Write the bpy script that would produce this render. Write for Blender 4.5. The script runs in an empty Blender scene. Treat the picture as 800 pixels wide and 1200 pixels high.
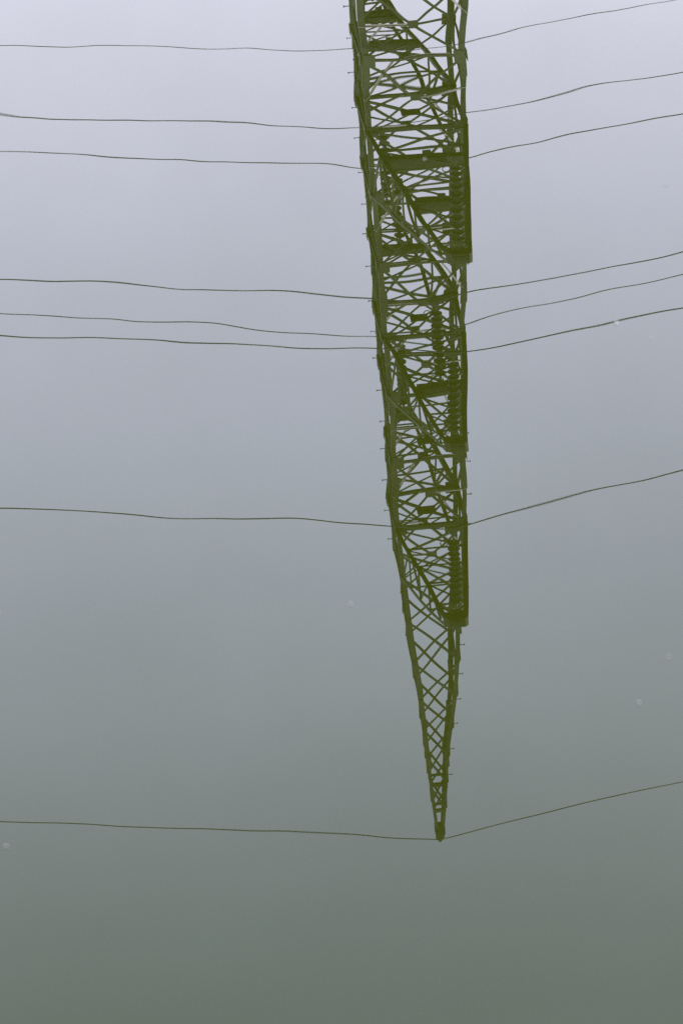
# A calm pond mirrors a lattice power pylon and its wires.  The camera stands on the near
# bank and looks DOWN at the water; pylon, arms, insulators, wires and sky are real and are
# seen only through the water's own mirror reflection.
import bpy, bmesh, math, random
from mathutils import Vector, Matrix, Quaternion
random.seed(7)
SC = bpy.context.scene
COL = SC.collection
R = math.radians

# ------------------------------------------------------------------ materials
def new_mat(name):
    m = bpy.data.materials.new(name); m.use_nodes = True
    nt = m.node_tree
    return m, nt, nt.nodes['Principled BSDF']

def noise(nt, scale, detail=4, rough=0.55, coord='Object'):
    tc = nt.nodes.new('ShaderNodeTexCoord')
    n = nt.nodes.new('ShaderNodeTexNoise')
    n.inputs['Scale'].default_value = scale
    n.inputs['Detail'].default_value = detail
    n.inputs['Roughness'].default_value = rough
    nt.links.new(tc.outputs[coord], n.inputs['Vector'])
    return n

def ramp(nt, src, stops):
    r = nt.nodes.new('ShaderNodeValToRGB')
    el = r.color_ramp.elements
    while len(el) < len(stops): el.new(0.5)
    for e, (p, c) in zip(el, stops):
        e.position = p; e.color = (*c, 1)
    nt.links.new(src, r.inputs['Fac'])
    return r

def simple_mat(name, c0, c1, scale, rough=0.6, metal=0.0, bump=0.0):
    m, nt, b = new_mat(name)
    n = noise(nt, scale)
    r = ramp(nt, n.outputs['Fac'], [(0.3, c0), (0.7, c1)])
    nt.links.new(r.outputs['Color'], b.inputs['Base Color'])
    b.inputs['Roughness'].default_value = rough
    b.inputs['Metallic'].default_value = metal
    if bump:
        bp = nt.nodes.new('ShaderNodeBump'); bp.inputs['Distance'].default_value = bump
        nt.links.new(n.outputs['Fac'], bp.inputs['Height'])
        nt.links.new(bp.outputs['Normal'], b.inputs['Normal'])
    return m

STEEL = simple_mat('galvanised_steel', (.030, .036, .016), (.190, .200, .105), 1.1, .6, .0)
GLINT = simple_mat('glint_tinted_steel', (.60, .56, .46), (.75, .70, .56), 5.0, .32, .9)  # same steel made pale and warm, so glints are put into the colour
PLATE = simple_mat('weathered_plate_steel', (.045, .043, .022), (.095, .088, .05), 4.0, .65, .0)
PORC = simple_mat('glazed_porcelain', (.022, .019, .015), (.035, .030, .022), 8.0, .4)
CABLE = simple_mat('aluminium_cable', (.13, .13, .13), (.22, .22, .22), 20.0, .55, .5)
SOIL = simple_mat('grassy_bank', (.04, .055, .02), (.09, .08, .045), 1.5, .95, 0, .05)
CONC = simple_mat('concrete', (.30, .29, .27), (.42, .41, .38), 5.0, .85)
FLUFF = simple_mat('pale_fluff', (.135, .128, .117), (.175, .166, .152), 300.0, .9)

def water_mat():
    m, nt, b = new_mat('turbid_green_water')
    # suspended algae: the water body itself is a dull olive green
    n = noise(nt, 0.7, 3)
    r = ramp(nt, n.outputs['Fac'], [(0.25, (.0107, .0123, .0007)), (0.75, (.0120, .0137, .0009))])
    nt.links.new(r.outputs['Color'], b.inputs['Base Color'])
    b.inputs['Roughness'].default_value = 0.0
    b.inputs['IOR'].default_value = 1.333
    # faint ripples: long soft undulation and a weaker short one
    a = noise(nt, 3.1, 0.6, 0.35)
    c = noise(nt, 4.3, 0.0, 0.35)
    for nd, sx in ((a, 1.3), (c, 2.2)):          # crests run mostly away from the near bank
        mp = nt.nodes.new('ShaderNodeMapping'); mp.inputs['Scale'].default_value = (sx, 1.0, 1.0)
        src = nd.inputs['Vector'].links[0].from_socket
        nt.links.new(src, mp.inputs['Vector']); nt.links.new(mp.outputs['Vector'], nd.inputs['Vector'])
    mul = nt.nodes.new('ShaderNodeMath'); mul.operation = 'MULTIPLY_ADD'
    mul.inputs[1].default_value = 0.18
    nt.links.new(c.outputs['Fac'], mul.inputs[0])
    nt.links.new(a.outputs['Fac'], mul.inputs[2])
    bp = nt.nodes.new('ShaderNodeBump')
    bp.inputs['Strength'].default_value = 1.0
    bp.inputs['Distance'].default_value = RIPPLE
    nt.links.new(mul.outputs[0], bp.inputs['Height'])
    nt.links.new(bp.outputs['Normal'], b.inputs['Normal'])
    return m
RIPPLE = 0.00026
WATER = water_mat()

# ------------------------------------------------------------------ object helpers
def link(name, bm, mat, parent=None, smooth=False):
    me = bpy.data.meshes.new(name)
    bmesh.ops.recalc_face_normals(bm, faces=bm.faces)
    bm.to_mesh(me); bm.free()
    if smooth:
        for p in me.polygons: p.use_smooth = True
    me.materials.append(mat)
    o = bpy.data.objects.new(name, me); COL.objects.link(o)
    if parent: o.parent = parent
    return o

def tag(o, label=None, cat=None, group=None, kind=None):
    if label: o['label'] = label
    if cat: o['category'] = cat
    if group: o['group'] = group
    if kind: o['kind'] = kind
    return o

def empty(name, loc, rz=0.0):
    o = bpy.data.objects.new(name, None); COL.objects.link(o)
    o.empty_display_size = 0.2
    o.location = loc; o.rotation_euler.z = rz
    return o

def kid(o, parent):
    o.parent = parent
    return o

def copy_part(o, parent, mat=None):
    c = o.copy(); COL.objects.link(c); c.parent = parent
    if mat is not None: c.matrix_local = mat
    return c

def hexa(bm, pts):
    v = [bm.verts.new(p) for p in pts]
    for f in ((0,1,2,3), (7,6,5,4), (0,4,5,1), (1,5,6,2), (2,6,7,3), (3,7,4,0)):
        bm.faces.new([v[i] for i in f])

def box(bm, c, s, rot=None):
    c = Vector(c); h = Vector(s) / 2
    pts = []
    for z in (-1, 1):
        for x, y in ((-1,-1), (1,-1), (1,1), (-1,1)):
            p = Vector((x*h.x, y*h.y, z*h.z))
            if rot: p = rot @ p
            pts.append(c + p)
    hexa(bm, pts)

def strip(bm, p0, p1, a, b):
    """bar from p0 to p1 whose section is spanned by half vectors a and b"""
    pts = []
    for p in (p0, p1):
        for i, j in ((-1,-1), (1,-1), (1,1), (-1,1)):
            pts.append(p + a*i + b*j)
    hexa(bm, pts)

def angle(bm, p0, p1, w, out, t=None, w2=None):
    """steel L-angle: one flange lies in the plane square to 'out', the other points inward"""
    p0 = Vector(p0); p1 = Vector(p1); d = (p1 - p0)
    if d.length < 1e-4: return
    d.normalize(); out = Vector(out)
    n = out - d*out.dot(d)
    if n.length < 1e-4: n = d.orthogonal()
    n.normalize(); s = d.cross(n)
    t = t or max(0.008, w*0.11); w2 = w2 or w*0.8
    strip(bm, p0, p1, s*(w/2), n*(t/2))
    e = s*(w/2 - t/2) - n*(w2/2 + t/2)
    strip(bm, p0 + e, p1 + e, s*(t/2), n*(w2/2))

def corner_leg(bm, p0, p1, w, sx, sy, t=0.018):
    """L-angle leg whose heel is the outer corner of the tower"""
    p0 = Vector(p0); p1 = Vector(p1)
    ex = Vector((-sx, 0, 0)); ey = Vector((0, -sy, 0))
    strip(bm, p0 + ex*w/2 + ey*t/2, p1 + ex*w/2 + ey*t/2, ex*w/2, ey*t/2)
    strip(bm, p0 + ey*(w/2 + t) + ex*t/2, p1 + ey*(w/2 + t) + ex*t/2, ex*t/2, ey*w/2)

def lathe(bm, prof, n=14, c=(0, 0, 0)):
    c = Vector(c); rings = []
    for r, z in prof:
        rings.append([bm.verts.new(c + Vector((r*math.cos(2*math.pi*k/n), r*math.sin(2*math.pi*k/n), z))) for k in range(n)])
    for a, b in zip(rings, rings[1:]):
        for k in range(n):
            bm.faces.new((a[k], a[(k+1) % n], b[(k+1) % n], b[k]))
    bm.faces.new(rings[0][::-1]); bm.faces.new(rings[-1])

def tube(bm, pts, r, n=8, closed=False):
    pts = [Vector(p) for p in pts]; rings = []; N = len(pts)
    for i, p in enumerate(pts):
        if closed: d = pts[(i+1) % N] - pts[i-1]
        else: d = pts[min(i+1, N-1)] - pts[max(i-1, 0)]
        d.normalize()
        ref = Vector((0, 0, 1)) if abs(d.z) < .9 else Vector((0, 1, 0))
        u = d.cross(ref).normalized(); v = d.cross(u)
        rings.append([bm.verts.new(p + (u*math.cos(2*math.pi*k/n) + v*math.sin(2*math.pi*k/n))*r) for k in range(n)])
    M = N if closed else N-1
    for i in range(M):
        a, b = rings[i], rings[(i+1) % N]
        for k in range(n):
            bm.faces.new((a[k], a[(k+1) % n], b[(k+1) % n], b[k]))
    if not closed:
        bm.faces.new(rings[0][::-1]); bm.faces.new(rings[-1])

# ------------------------------------------------------------------ camera (metres)
CAM_H, PITCH, ROLL, AZ = 3.0, 0.5197322, 0.0566, -0.0334
FPX = 3437.7 / 1200.0                       # focal length / picture height
fwd = Vector((math.sin(AZ)*math.cos(PITCH), math.cos(AZ)*math.cos(PITCH), -math.sin(PITCH)))
rt = Vector((math.cos(AZ), -math.sin(AZ), 0)); up = rt.cross(fwd)
c, s = math.cos(ROLL), math.sin(ROLL)
rt2 = rt*c - up*s; up2 = rt*s + up*c
cd = bpy.data.cameras.new('camera'); cam = bpy.data.objects.new('camera', cd); COL.objects.link(cam)
M = Matrix((rt2, up2, -fwd)).transposed().to_4x4(); M.translation = Vector((0, 0, CAM_H))
cam.matrix_world = M
cd.sensor_fit = 'VERTICAL'; cd.sensor_height = 36.0; cd.lens = 36.0*FPX
cd.clip_start = 0.1; cd.clip_end = 6000
cd.dof.use_dof = True; cd.dof.focus_distance = 68.0; cd.dof.aperture_fstop = 8.5
SC.camera = cam

# ------------------------------------------------------------------ setting
def terrain_z(x, y):
    def sm(a, b, v):
        t = min(1, max(0, (v-a)/(b-a))); return t*t*(3-2*t)
    wob = 0.8*math.sin(x*.13) + 0.5*math.sin(x*.31 + 1)
    far = sm(46 + wob, 53 + wob, y)*2.6
    near = (1 - sm(-1.2 + wob*.2, 1.6 + wob*.2, y))*2.8
    return -1.6 + far + near + (0.12*math.sin(x*.4)*math.cos(y*.37) if y > 53 or y < -1.5 else 0)
bm = bmesh.new()
xs = [-3000, -1200, -500, -250, -150] + [-100 + 2.5*i for i in range(81)] + [150, 250, 500, 1200, 3000]
ys = [-2000, -400, -80, -30, -12, -6] + [-4 + .5*i for i in range(14)] + [4, 8, 16, 28, 40] + [43 + .8*i for i in range(20)] + [62, 70, 80, 100, 150, 260, 500, 1200, 4000]
gv = [[bm.verts.new((x, y, terrain_z(x, y))) for x in xs] for y in ys]
for a, b in zip(gv, gv[1:]):
    for i in range(len(xs)-1):
        bm.faces.new((a[i], a[i+1], b[i+1], b[i]))
tag(link('ground', bm, SOIL, smooth=True), kind='structure')

bm = bmesh.new()
v = [bm.verts.new(p) for p in ((-600, -1.5, 0), (600, -1.5, 0), (600, 60, 0), (-600, 60, 0))]
bm.faces.new(v)
tag(link('water', bm, WATER), kind='structure')

# ------------------------------------------------------------------ the pylon
PX, PY, YAW = 0.0, 60.0, 0.1072822          # foot of its axis, arms turned a little
GZ = 0.95
Z1, Z2, Z3 = 31.32, 26.32, 21.32            # arm levels
ARM_H = 1.5                                 # depth of an arm at the body
ZP = 32.82; ZTIP = 40.98

tower = empty('transmission_tower', (PX, PY, 0), YAW)
tag(tower, 'tall galvanised lattice pylon with tapering peak and three pairs of crossarms, mirrored in the water', 'pylon')
tw = Matrix.Translation((PX, PY, 0)) @ Matrix.Rotation(YAW, 4, 'Z')

def half(z):
    tab = ((GZ, 3.1), (12, 1.45), (20, 1.11), (31.32, .795), (ZP, .75), (36, .475), (38, .305), (40.3, .115), (42, .05))
    for (a, wa), (b, wb) in zip(tab, tab[1:]):
        if z <= b: return wa + (wb-wa)*(z-a)/(b-a)
    return .06
def P(sx, sy, z): h = half(z); return Vector((sx*h, sy*h, z))

# legs, one mesh each, with cover plates at the splices
body_levels = [GZ, 4.6, 8.2, 11.2, 13.8, 16.0, 17.95, 19.7, Z3, Z3+ARM_H, 24.6, Z2, Z2+ARM_H, 29.6, Z1, ZP]
CORN = ((-1,-1), (1,-1), (1,1), (-1,1))
for sx, sy in CORN:
    bm = bmesh.new()
    brk = [GZ-.3, 12, 20, 25.4, 30.2, ZP]
    for i, (a, b) in enumerate(zip(brk, brk[1:])):
        w = (.19, .145, .115, .105, .10)[i]
        corner_leg(bm, P(sx, sy, a), P(sx, sy, b), w, sx, sy)
    for z in (20, 22.5, 25.4, 28.1, 30.2):
        p = P(sx, sy, z)
        for a in (Vector((-sx*.09, sy*.006, 0)), Vector((sx*.006, -sy*.09, 0))):
            dx = (.066, .009) if abs(a.x) > abs(a.y) else (.009, .066)
            strip(bm, p + a*.8 + Vector((0,0,-.22)), p + a*.8 + Vector((0,0,.22)), Vector((dx[0], 0, 0)), Vector((0, dx[1], 0)))
    leg = link('leg', bm, STEEL, tower)
    bm = bmesh.new()
    f = P(sx, sy, GZ)
    lathe(bm, [(.45, GZ-1.4), (.45, GZ+.1), (.38, GZ+.16)], 20, (f.x, f.y, 0))
    link('footing', bm, CONC, leg)

FACES = (((-1,-1), (1,-1), (0,-1,0)), ((1,1), (-1,1), (0,1,0)), ((1,-1), (1,1), (1,0,0)), ((-1,1), (-1,-1), (-1,0,0)))
def plate(bm, c, n, w, h, t=.014):
    n = Vector(n).normalized()
    s = n.cross(Vector((0, 0, 1))).normalized(); u = s.cross(n)
    strip(bm, Vector(c) - n*t/2, Vector(c) + n*t/2, s*w/2, u*h/2)

# bracing: one lattice per face
for fi, (A, B, n) in enumerate(FACES):
    n = Vector(n)
    bm = bmesh.new(); gp = bm
    for i, (a, b) in enumerate(zip(body_levels, body_levels[1:])):
        big = b < 17
        w = .09 if big else .05
        a0, a1, b0, b1 = P(*A, a), P(*B, a), P(*A, b), P(*B, b)
        off = n*.012
        angle(bm, a0+off, b1+off, w, n)
        angle(bm, a1-off*1.4, b0-off*1.4, w, -n)
        mid = (a0+a1+b0+b1)/4
        if i: angle(bm, a0+off*2.4, a1+off*2.4, w*(2.1 if a in (Z1, Z2, Z3) else 1.05), n)
        # redundant members and a gusset where the diagonals cross
        m0, m1 = (a0+b0)/2, (a1+b1)/2
        if not big:
            sgn = 1 if (i+fi) % 2 else -1
            q = mid + Vector((0, 0, .02))
            if fi < 2:
                n0 = len(bm.faces)
                angle(bm, (m0 if sgn > 0 else m1)-off*2.4, (a1*.3+a0*.7 if sgn > 0 else a0*.3+a1*.7)-off*2.4, .045, -n)
                angle(bm, (m0 if sgn < 0 else m1)-off*2.4, q-off*2.4, .045, -n)
                bm.faces.ensure_lookup_table()
                for fk in range(n0, len(bm.faces)): bm.faces[fk].material_index = 1  # these members take the pale colour that imitates glints
                plate(gp, mid + n*.03, n, .22, .17)
        else:
            angle(bm, m0-off*2.4, m1-off*2.4, .07, -n)
    for lev in body_levels[6:-1]:
        for Q, sg in ((A, 1), (B, -1)):
            d = (P(*B, lev) - P(*A, lev)).normalized()*sg
            plate(gp, P(*Q, lev) + d*.14 + n*.036, n, .24, .26)
    link('face_bracing', bm, STEEL, tower).data.materials.append(GLINT)

# plan bracing (diaphragms) at the arm levels and between
for z in (17.95, Z3, Z3+ARM_H, 24.6, Z2, Z2+ARM_H, 29.6, Z1, ZP):
    bm = bmesh.new()
    c4 = [P(sx, sy, z) for sx, sy in CORN]
    u = Vector((0, 0, -1)); dz = Vector((0, 0, .04))
    angle(bm, c4[0]+dz, c4[2]+dz, .055, u)
    angle(bm, c4[1]-dz*.5, c4[3]-dz*.5, .055, u)
    mids = [(c4[k]+c4[(k+1) % 4])/2 for k in range(4)]
    if z in (Z3, Z2, Z1):
        for k in range(4):
            angle(bm, mids[k]-dz*1.6, mids[(k+1) % 4]-dz*1.6, .045, u)
    if z in (Z3, Z2, Z1, 24.6, 29.6): box(bm, (0, 0, z+.01), (.42, .34, .016))
    link('plan_bracing', bm, STEEL, tower)

# the peak
peak = kid(bpy.data.objects.new('peak', None), tower); COL.objects.link(peak)
for sx, sy in CORN:
    bm = bmesh.new()
    for a, b, w in ((ZP-.35, 36.1, .105), (36.1, 38.4, .09), (38.4, 40.5, .07)):
        corner_leg(bm, P(sx, sy, a) + Vector((sx*.004, sy*.004, 0)), P(sx, sy, b) + Vector((sx*.004, sy*.004, 0)), w, sx, sy, .014)
    for z in (34.35, 36.1, 37.2, 38.4):
        p = P(sx, sy, z)
        for a, dx in ((Vector((-sx*.05, sy*.012, 0)), (.05, .008)), (Vector((sx*.012, -sy*.05, 0)), (.008, .05))):
            strip(bm, p + a + Vector((0,0,-.2)), p + a + Vector((0,0,.2)), Vector((dx[0], 0, 0)), Vector((0, dx[1], 0)))
    link('peak_leg', bm, STEEL, peak)
pk = [ZP]
for h in (1.28, 1.18, 1.08, 1.0, .92, .82): pk.append(pk[-1]+h)      # .. 39.10
for A, B, n in FACES:
    n = Vector(n); bm = bmesh.new(); off = n*.01
    for a, b in zip(pk, pk[1:]):
        angle(bm, P(*A, a)+off, P(*B, b)+off, .05, n)
        angle(bm, P(*B, a)-off, P(*A, b)-off, .05, -n)
    angle(bm, P(*A, 39.16)+off, P(*B, 39.16)+off, .08, n)
    angle(bm, P(*A, 39.22), P(*B, 39.85), .05, n); angle(bm, P(*B, 39.22)-off, P(*A, 39.85)-off, .05, -n)
    angle(bm, P(*A, 39.92)+off, P(*B, 39.92)+off, .08, n)
    link('face_bracing', bm, STEEL, peak)
bm = bmesh.new()
box(bm, (0, 0, 40.60), (.22, .22, .30))
for z in (40.49, 40.58, 40.67): box(bm, (0, 0, z), (.25, .25, .03))
lathe(bm, [(.10, 40.752), (.115, 40.86), (.02, 41.0)], 10)
link('peak_cap', bm, PLATE, peak)

# step bolts up two of the legs
bm = bmesh.new()
rotY = Matrix.Rotation(math.pi/2, 3, 'Y')
def lx(bm, prof):
    b2 = bmesh.new(); lathe(b2, prof, 8)
    bmesh.ops.rotate(b2, verts=b2.verts, matrix=rotY)
    me = bpy.data.meshes.new('t'); b2.to_mesh(me); b2.free(); bm.from_mesh(me); bpy.data.meshes.remove(me)
lx(bm, [(.009, 0), (.009, .10), (.021, .101), (.021, .118)])
b0 = link('step_bolt', bm, STEEL, tower)
spots = [(-1, 1, 18.4 + .78*i) for i in range(19)] + [(1, -1, 29.0 + .8*i) for i in range(4)] + [(1, -1, 33.3 + .8*i) for i in range(8)]
for k, (sx, sy, z) in enumerate(spots):
    o = b0 if k == 0 else copy_part(b0, tower)
    o.location = P(sx, sy, z) + Vector((sx*.006, -sy*.05, 0))
    o.rotation_euler = (0, 0, 0 if sx > 0 else math.pi)

# crossarms: four chords to a blunt tip, bracing, cross plates
def cross_arm(z, side, A, plates, label):
    y0 = half(z); tipw = .20
    root = kid(bpy.data.objects.new('cross_arm', None), tower); COL.objects.link(root)
    root['label'] = label
    sy = -side                                     # side +1: towards the camera (-Y)
    hb = half(z); ht = half(z+ARM_H)
    def low(sx, t):                                # t 0..1 along the arm
        return Vector((sx*(hb+(tipw-hb)*t), sy*(hb+(A+.18-hb)*t), z - .02))
    def upp(sx, t):
        return Vector((sx*(ht+(tipw-ht)*t), sy*(ht+(A+.18-ht)*t), z + ARM_H + (.16-ARM_H)*t))
    bm = bmesh.new(); dn = Vector((0, 0, -1))
    for sx in (-1, 1):
        angle(bm, low(sx, 0), low(sx, .985), .105, dn)
        angle(bm, upp(sx, 0), upp(sx, .985), .07, Vector((0, 0, 1)))
    link('chord', bm, STEEL, root)
    bm = bmesh.new()
    N = 5 if A < 6 else (6 if A < 7 else 7)
    ts = [1 - (1-k/N)**1.08 for k in range(N+1)]
    for i in range(N):
        a, b = ts[i], ts[i+1]
        l0, l1, m0, m1 = low(-1, a), low(1, a), low(-1, b), low(1, b)
        o = Vector((0, 0, .02))
        if b < .97: angle(bm, m0+o, m1+o, .052, dn)
        angle(bm, l0+o*1.6, m1+o*1.6, .042, dn); (i % 2 == 0) and angle(bm, l1+o*2.6, m0+o*2.6, .042, dn)
        for sx in (-1, 1):
            n = Vector((sx, 0, 0)); e = n*-.015
            if i and (sx < 0 or i % 2 == 0): angle(bm, low(sx, a)+e, upp(sx, a)+e,   .042, n)
            if b < .97 and (sx < 0 or i % 2): angle(bm, (upp if i % 2 == 0 else low)(sx, a)+e*2, (low if i % 2 == 0 else upp)(sx, b)+e*2, .05, n)
        if 0 < i and i % 2: angle(bm, upp(-1, a), upp(1, a), .045, Vector((0, 0, 1)))
    link('bracing', bm, STEEL, root)
    bm = bmesh.new()                               # tip plate box
    wi, wo = tipw + .06, tipw - .03
    ya, yb, yc = sy*(A-.09), sy*(A+.13), sy*(A+.27)
    for y0_, y1_, w0, w1, zt in ((ya, yb, wi, wi, .15), (yb, yc, wi, wo, .11)):
        hexa(bm, [(-w0, y0_, z-.10), (w0, y0_, z-.10), (w1, y1_, z-.10), (-w1, y1_, z-.10),
                  (-w0, y0_, z+.15), (w0, y0_, z+.15), (w1, y1_, z+zt), (-w1, y1_, z+zt)])
    for k in range(5): box(bm, (-.16+.08*k, sy*(A+.295), z), (.035, .05, .12))
    for k in range(3): box(bm, (-.16+.16*k, sy*(A+.02), z+.175), (.05, .06, .05))
    box(bm, (0, sy*A, z - .13), (.16, .10, .10))
    link('end_plate', bm, PLATE, root)
    for t in plates:
        tt = (t - hb)/(A + .18 - hb)
        w = hb + (tipw-hb)*tt
        bm = bmesh.new()
        box(bm, (0, sy*t, z + .035), (2*w - .04, .10, .22))
        box(bm, (0, sy*t, z - .085), (2*w - .10, .24, .014))
        box(bm, (0, sy*t, z - .14), (.16, .08, .09))
        link('cross_plate', bm, PLATE, root)
    return root
A1N, A1, A2, A2I, A3 = 5.0, 4.79, 6.14, 3.6, 7.6
cross_arm(Z1, 1, A1N, [], 'short upper crossarm reaching towards the viewer')
cross_arm(Z1, -1, A1, [], 'short upper crossarm reaching away from the viewer')
cross_arm(Z2, 1, A2, [A2I], 'middle crossarm reaching towards the viewer, one wide cross plate in it')
cross_arm(Z2, -1, A2, [A2I], 'middle crossarm reaching away from the viewer, one wide cross plate in it')
cross_arm(Z3, 1, A3, [2.7, 5.1], 'long lower crossarm reaching towards the viewer, two wide cross plates in it')
cross_arm(Z3, -1, A3, [4.0, 6.1], 'long lower crossarm reaching away from the viewer')

# ------------------------------------------------------------------ insulator strings
L = 2.108
def make_insulator():
    root = empty('insulator_string', (0, 0, 0))
    bm = bmesh.new()
    n = 11; pitch = .146; top = -.30
    for k in range(n):
        z = top - k*pitch
        lathe(bm, [(.045, z), (.06, z-.03), (.132, z-.062), (.135, z-.085), (.105, z-.082), (.09, z-.10), (.04, z-.10), (.03, z-.149)], 16)
    link('disc_stack', bm, PORC, root, smooth=False)
    bm = bmesh.new()
    box(bm, (0, 0, -.19), (.06, .03, .10)); lathe(bm, [(.028, -.31), (.028, -.21)], 8)
    tube(bm, [(.07*math.cos(a), 0, -.215+.035*math.sin(a)) for a in [2*math.pi*k/12 for k in range(12)]], .012, 6, True)
    link('hanger', bm, STEEL, root)
    bm = bmesh.new()
    zb = top - n*pitch
    lathe(bm, [(.022, -L+.03), (.022, zb+.02)], 8)
    box(bm, (0, 0, -L-.005), (.34, .06, .085)); box(bm, (0, 0, -L+.055), (.14, .075, .05))
    link('wire_clamp', bm, STEEL, root)
    for zc, r, dx in ((zb+.06, .075, -.2), (top+.02, .05, -.17)):
        bm = bmesh.new()
        tube(bm, [(dx + r*math.cos(a), 0, zc + r*math.sin(a)) for a in [2*math.pi*k/16 for k in range(16)]], .011, 6, True)
        tube(bm, [(dx+r, 0, zc), (0, 0, zc-.03)], .010, 6)
        link('arcing_horn', bm, STEEL, root)
    return root
def copy_tree(o, parent=None):
    cc = o.copy(); COL.objects.link(cc); cc.parent = parent
    for ch in list(o.children): copy_tree(ch, cc)
    return cc
def arm_pt(t, z): return tw @ Vector((0, -t, z))
INS = [
 (A1N, Z1, 'brown disc insulator string at the tip of the upper crossarm nearer the viewer'),
 (-A1, Z1, 'brown disc insulator string at the tip of the upper crossarm on the far side'),
 (A2, Z2, 'brown disc insulator string at the tip of the middle crossarm nearer the viewer'),
 (A2I, Z2, 'brown disc insulator string under the cross plate of the middle crossarm nearer the viewer'),
 (-A2I, Z2, 'brown disc insulator string under the cross plate of the middle crossarm on the far side'),
 (-A2, Z2, 'brown disc insulator string at the tip of the middle crossarm on the far side'),
 (A3, Z3, 'brown disc insulator string without a wire at the tip of the long lower crossarm'),
]
proto = make_insulator()
for k, (t, z, lab) in enumerate(INS):
    o = proto if k == 0 else copy_tree(proto)
    p = arm_pt(t, z - .10); o.location = (p.x, p.y, z)
    o.rotation_euler.z = YAW
    if k == len(INS)-1: proto.scale.z = 1.10           # the top string is a little longer
    tag(o, lab, 'insulator', 'insulator strings on the pylon crossarms')

# ------------------------------------------------------------------ wires
def wire(p, label, r=.0128, name='power_line', sag=12.8, cat='power line', grp='conductors strung from the pylon', sag_r=None):
    bm = bmesh.new(); pts = []
    span = 300.0
    for i in range(-120, 121):
        u = i/120; x = 150*u*abs(u)**.35
        zz = -4*(sag if x < 0 or sag_r is None else sag_r)*(abs(x)/span)*(1-abs(x)/span)
        q = Matrix.Rotation(YAW, 4, 'Z') @ Vector((x, 0, zz))
        pts.append(Vector(p) + q)
    tube(bm, pts, r, 8)
    o = link(name, bm, CABLE)
    tag(o, label, cat, grp)
    return o
WL = [
 'single power line alone between the pylon peak and the group of three lines',
 'middle power line of the group of three, from the far tip of the upper crossarm',
 'power line nearest the pylon peak in the group of three lines',
 'power line farthest from the pylon peak in the group of three lines',
 'power line of the upper pair that runs nearer the pylon peak',
 'power line of the upper pair that runs farther from the pylon peak',
]
for (t, z, _), lab, sg, sr in zip(INS[:6], WL, (12.0, 13.0, 11.0, 11.9, 10.6, 9.9), (14.0, 11.2, 8.2, 9.4, 9.0, 8.8)):
    p = arm_pt(t, z - (L*1.10 if t == A1N else L))
    wire((p.x, p.y, p.z), lab, sag=sg, sag_r=sr)
p = tw @ Vector((0, 0, 40.93))
wire(p, 'thin earth wire over the tip of the pylon peak', .0125, 'earth_wire', 13.2, 'earth wire', grp=None, sag_r=12.4)
p = tw @ Vector((0, -1.2, 19.52))
wire(p, 'lowest cable, crossing the pylon beyond the long crossarm at the picture top', .0088, 'communication_cable', 8.4, 'cable', grp=None, sag_r=9.6)

# ------------------------------------------------------------------ specks floating on the water
FL = [  # x, y, radius, label
 (0.4521, 6.0616, 0.0085, 'brightest pale speck floating on the water, lying right across a mirrored power line'),
 (0.5232, 5.9767, 0.0039, 'faint pale speck floating just to the lower right of the brightest speck'),
 (0.6334, 6.8301, 0.0034, 'small pale speck floating near the right edge, between mirrored wires above the brightest speck'),
 (-0.1556, 4.8767, 0.0036, 'round pale speck floating alone on open water left of the mirrored pylon peak'),
 (0.3740, 4.4933, 0.0033, 'lower of two faint pale specks on open water right of the mirrored pylon peak'),
 (0.4418, 4.6424, 0.0028, 'upper of two faint pale specks on open water right of the mirrored pylon peak'),
 (-0.7500, 4.1203, 0.0031, 'pale speck floating at far left just below the mirrored earth wire'),
 (-0.8473, 4.8995, 0.0039, 'pale speck cut by the left edge of the picture'),
 (0.0306, 7.0646, 0.0039, 'pale speck floating over the mirrored cross plate of the long pylon crossarm'),
]
for x, y, r, lab in FL:
    bm = bmesh.new()
    n = 14; top = []; rim = []; low = []
    ph = random.uniform(0, 6); el_ = random.uniform(.55, .95)
    for k in range(n):
        a = 2*math.pi*k/n
        q = r*(1 + .14*math.sin(2*a+ph) + .10*math.sin(3*a+2*ph) + random.uniform(-.07, .07))
        d = Vector((math.cos(a), el_*math.sin(a), 0))
        rim.append(bm.verts.new(d*q + Vector((0, 0, .0006 + random.uniform(0, .0006)))))
        top.append(bm.verts.new(d*q*.55 + Vector((0, 0, .0018 + random.uniform(0, .001)))))
        low.append(bm.verts.new(d*q*.7 + Vector((0, 0, -.0012))))
    ct = bm.verts.new((0, 0, .0026)); cb = bm.verts.new((0, 0, -.0016))
    for k in range(n):
        m = (k+1) % n
        bm.faces.new((ct, top[k], top[m])); bm.faces.new((top[k], rim[k], rim[m], top[m]))
        bm.faces.new((rim[k], low[k], low[m], rim[m])); bm.faces.new((low[k], cb, low[m]))
    o = link('floating_speck', bm, FLUFF, None, True)
    o.location = (x, y, 0); o.rotation_euler.z = ph
    tag(o, lab, 'speck', 'pale specks floating on the water')

# ------------------------------------------------------------------ light
w = bpy.data.worlds.new('World'); SC.world = w; w.use_nodes = True
nt = w.node_tree; bg = nt.nodes['Background']
SUN_EL, SUN_AZ = R(42), R(62)
sky = nt.nodes.new('ShaderNodeTexSky'); sky.sky_type = 'NISHITA'; sky.sun_disc = False
sky.sun_elevation = SUN_EL; sky.sun_rotation = SUN_AZ
sky.dust_density = 4.0; sky.air_density = 1.0; sky.ozone_density = 1.0
tc = nt.nodes.new('ShaderNodeTexCoord')
sep = nt.nodes.new('ShaderNodeSeparateXYZ'); nt.links.new(tc.outputs['Generated'], sep.inputs[0])
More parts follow.
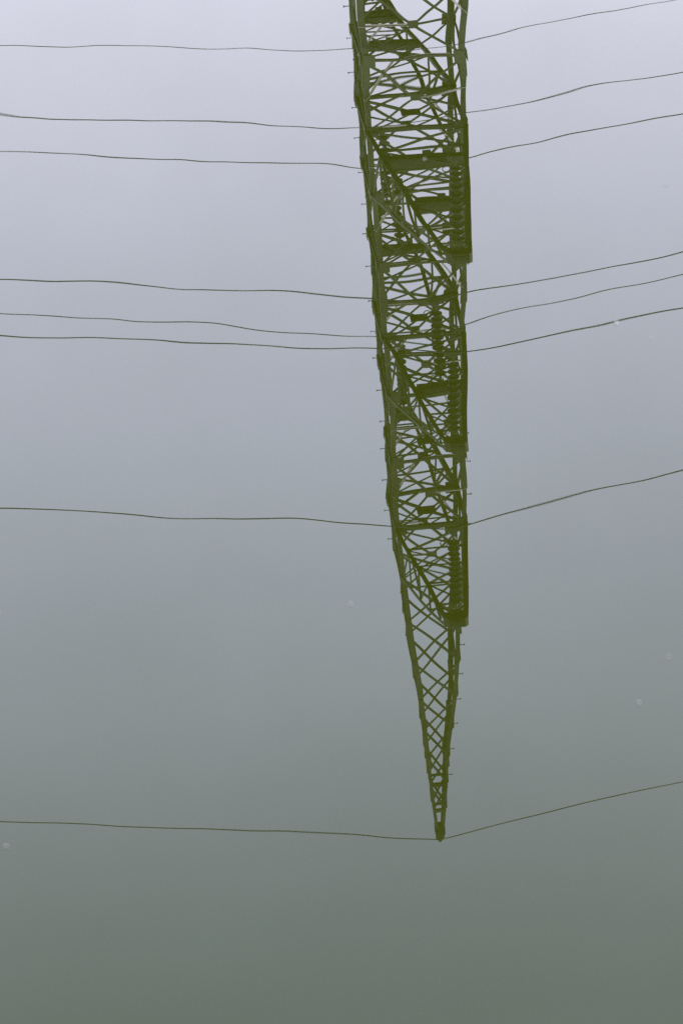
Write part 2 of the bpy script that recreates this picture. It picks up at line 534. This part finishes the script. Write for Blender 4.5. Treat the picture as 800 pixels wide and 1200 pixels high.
# an overcast veil, brighter and whiter low down, greyer higher up
STOPS = [(0.0, (10.07, 9.96, 12.44)), (0.347, (9.59, 9.49, 11.85)), (0.406, (9.89, 10.0, 12.8)), (0.476, (9.89, 10.5, 13.53)), (0.551, (8.92, 9.86, 12.36)), (0.632, (5.59, 6.79, 8.63)), (1.0, (5.31, 6.45, 8.19))]
VM = 10.0
rp = nt.nodes.new('ShaderNodeValToRGB'); el = rp.color_ramp.elements
while len(el) < len(STOPS): el.new(.5)
for e, (pz, cc) in zip(el, STOPS): e.position = pz; e.color = (cc[0]/VM, cc[1]/VM, cc[2]/VM, 1)
nt.links.new(sep.outputs['Z'], rp.inputs['Fac'])
cn = nt.nodes.new('ShaderNodeTexNoise'); cn.inputs['Scale'].default_value = 9.0; cn.inputs['Detail'].default_value = 4
nt.links.new(tc.outputs['Generated'], cn.inputs['Vector'])
mr = nt.nodes.new('ShaderNodeMapRange'); mr.inputs['To Min'].default_value = VM*.945; mr.inputs['To Max'].default_value = VM*1.055
mr.inputs['From Min'].default_value = .3; mr.inputs['From Max'].default_value = .7
nt.links.new(cn.outputs['Fac'], mr.inputs['Value'])
vs = nt.nodes.new('ShaderNodeVectorMath'); vs.operation = 'SCALE'
nt.links.new(rp.outputs['Color'], vs.inputs[0]); nt.links.new(mr.outputs['Result'], vs.inputs['Scale'])
mx = nt.nodes.new('ShaderNodeMix'); mx.data_type = 'RGBA'; mx.inputs['Factor'].default_value = .92
nt.links.new(sky.outputs['Color'], mx.inputs['A']); nt.links.new(vs.outputs['Vector'], mx.inputs['B'])
nt.links.new(mx.outputs['Result'], bg.inputs['Color'])
bg.inputs['Strength'].default_value = 0.10
ld = bpy.data.lights.new('sun', 'SUN'); ld.energy = 1.0; ld.angle = R(12); ld.color = (1, .95, .86)
so = bpy.data.objects.new('sun', ld); COL.objects.link(so)
sd = Vector((math.sin(SUN_AZ)*math.cos(SUN_EL), math.cos(SUN_AZ)*math.cos(SUN_EL), math.sin(SUN_EL)))
so.rotation_euler = sd.to_track_quat('Z', 'Y').to_euler(); so.location = (0, -20, 60)

vw = SC.view_settings; vw.view_transform = 'Standard'; vw.look = 'None'; vw.gamma = 1; vw.use_curve_mapping = False
vw.exposure = 2.35
SC.render.engine = 'CYCLES'
SC.cycles.max_bounces = 6
SC.cycles.use_denoising = False
SC.cycles.sampling_pattern = 'TABULATED_SOBOL'
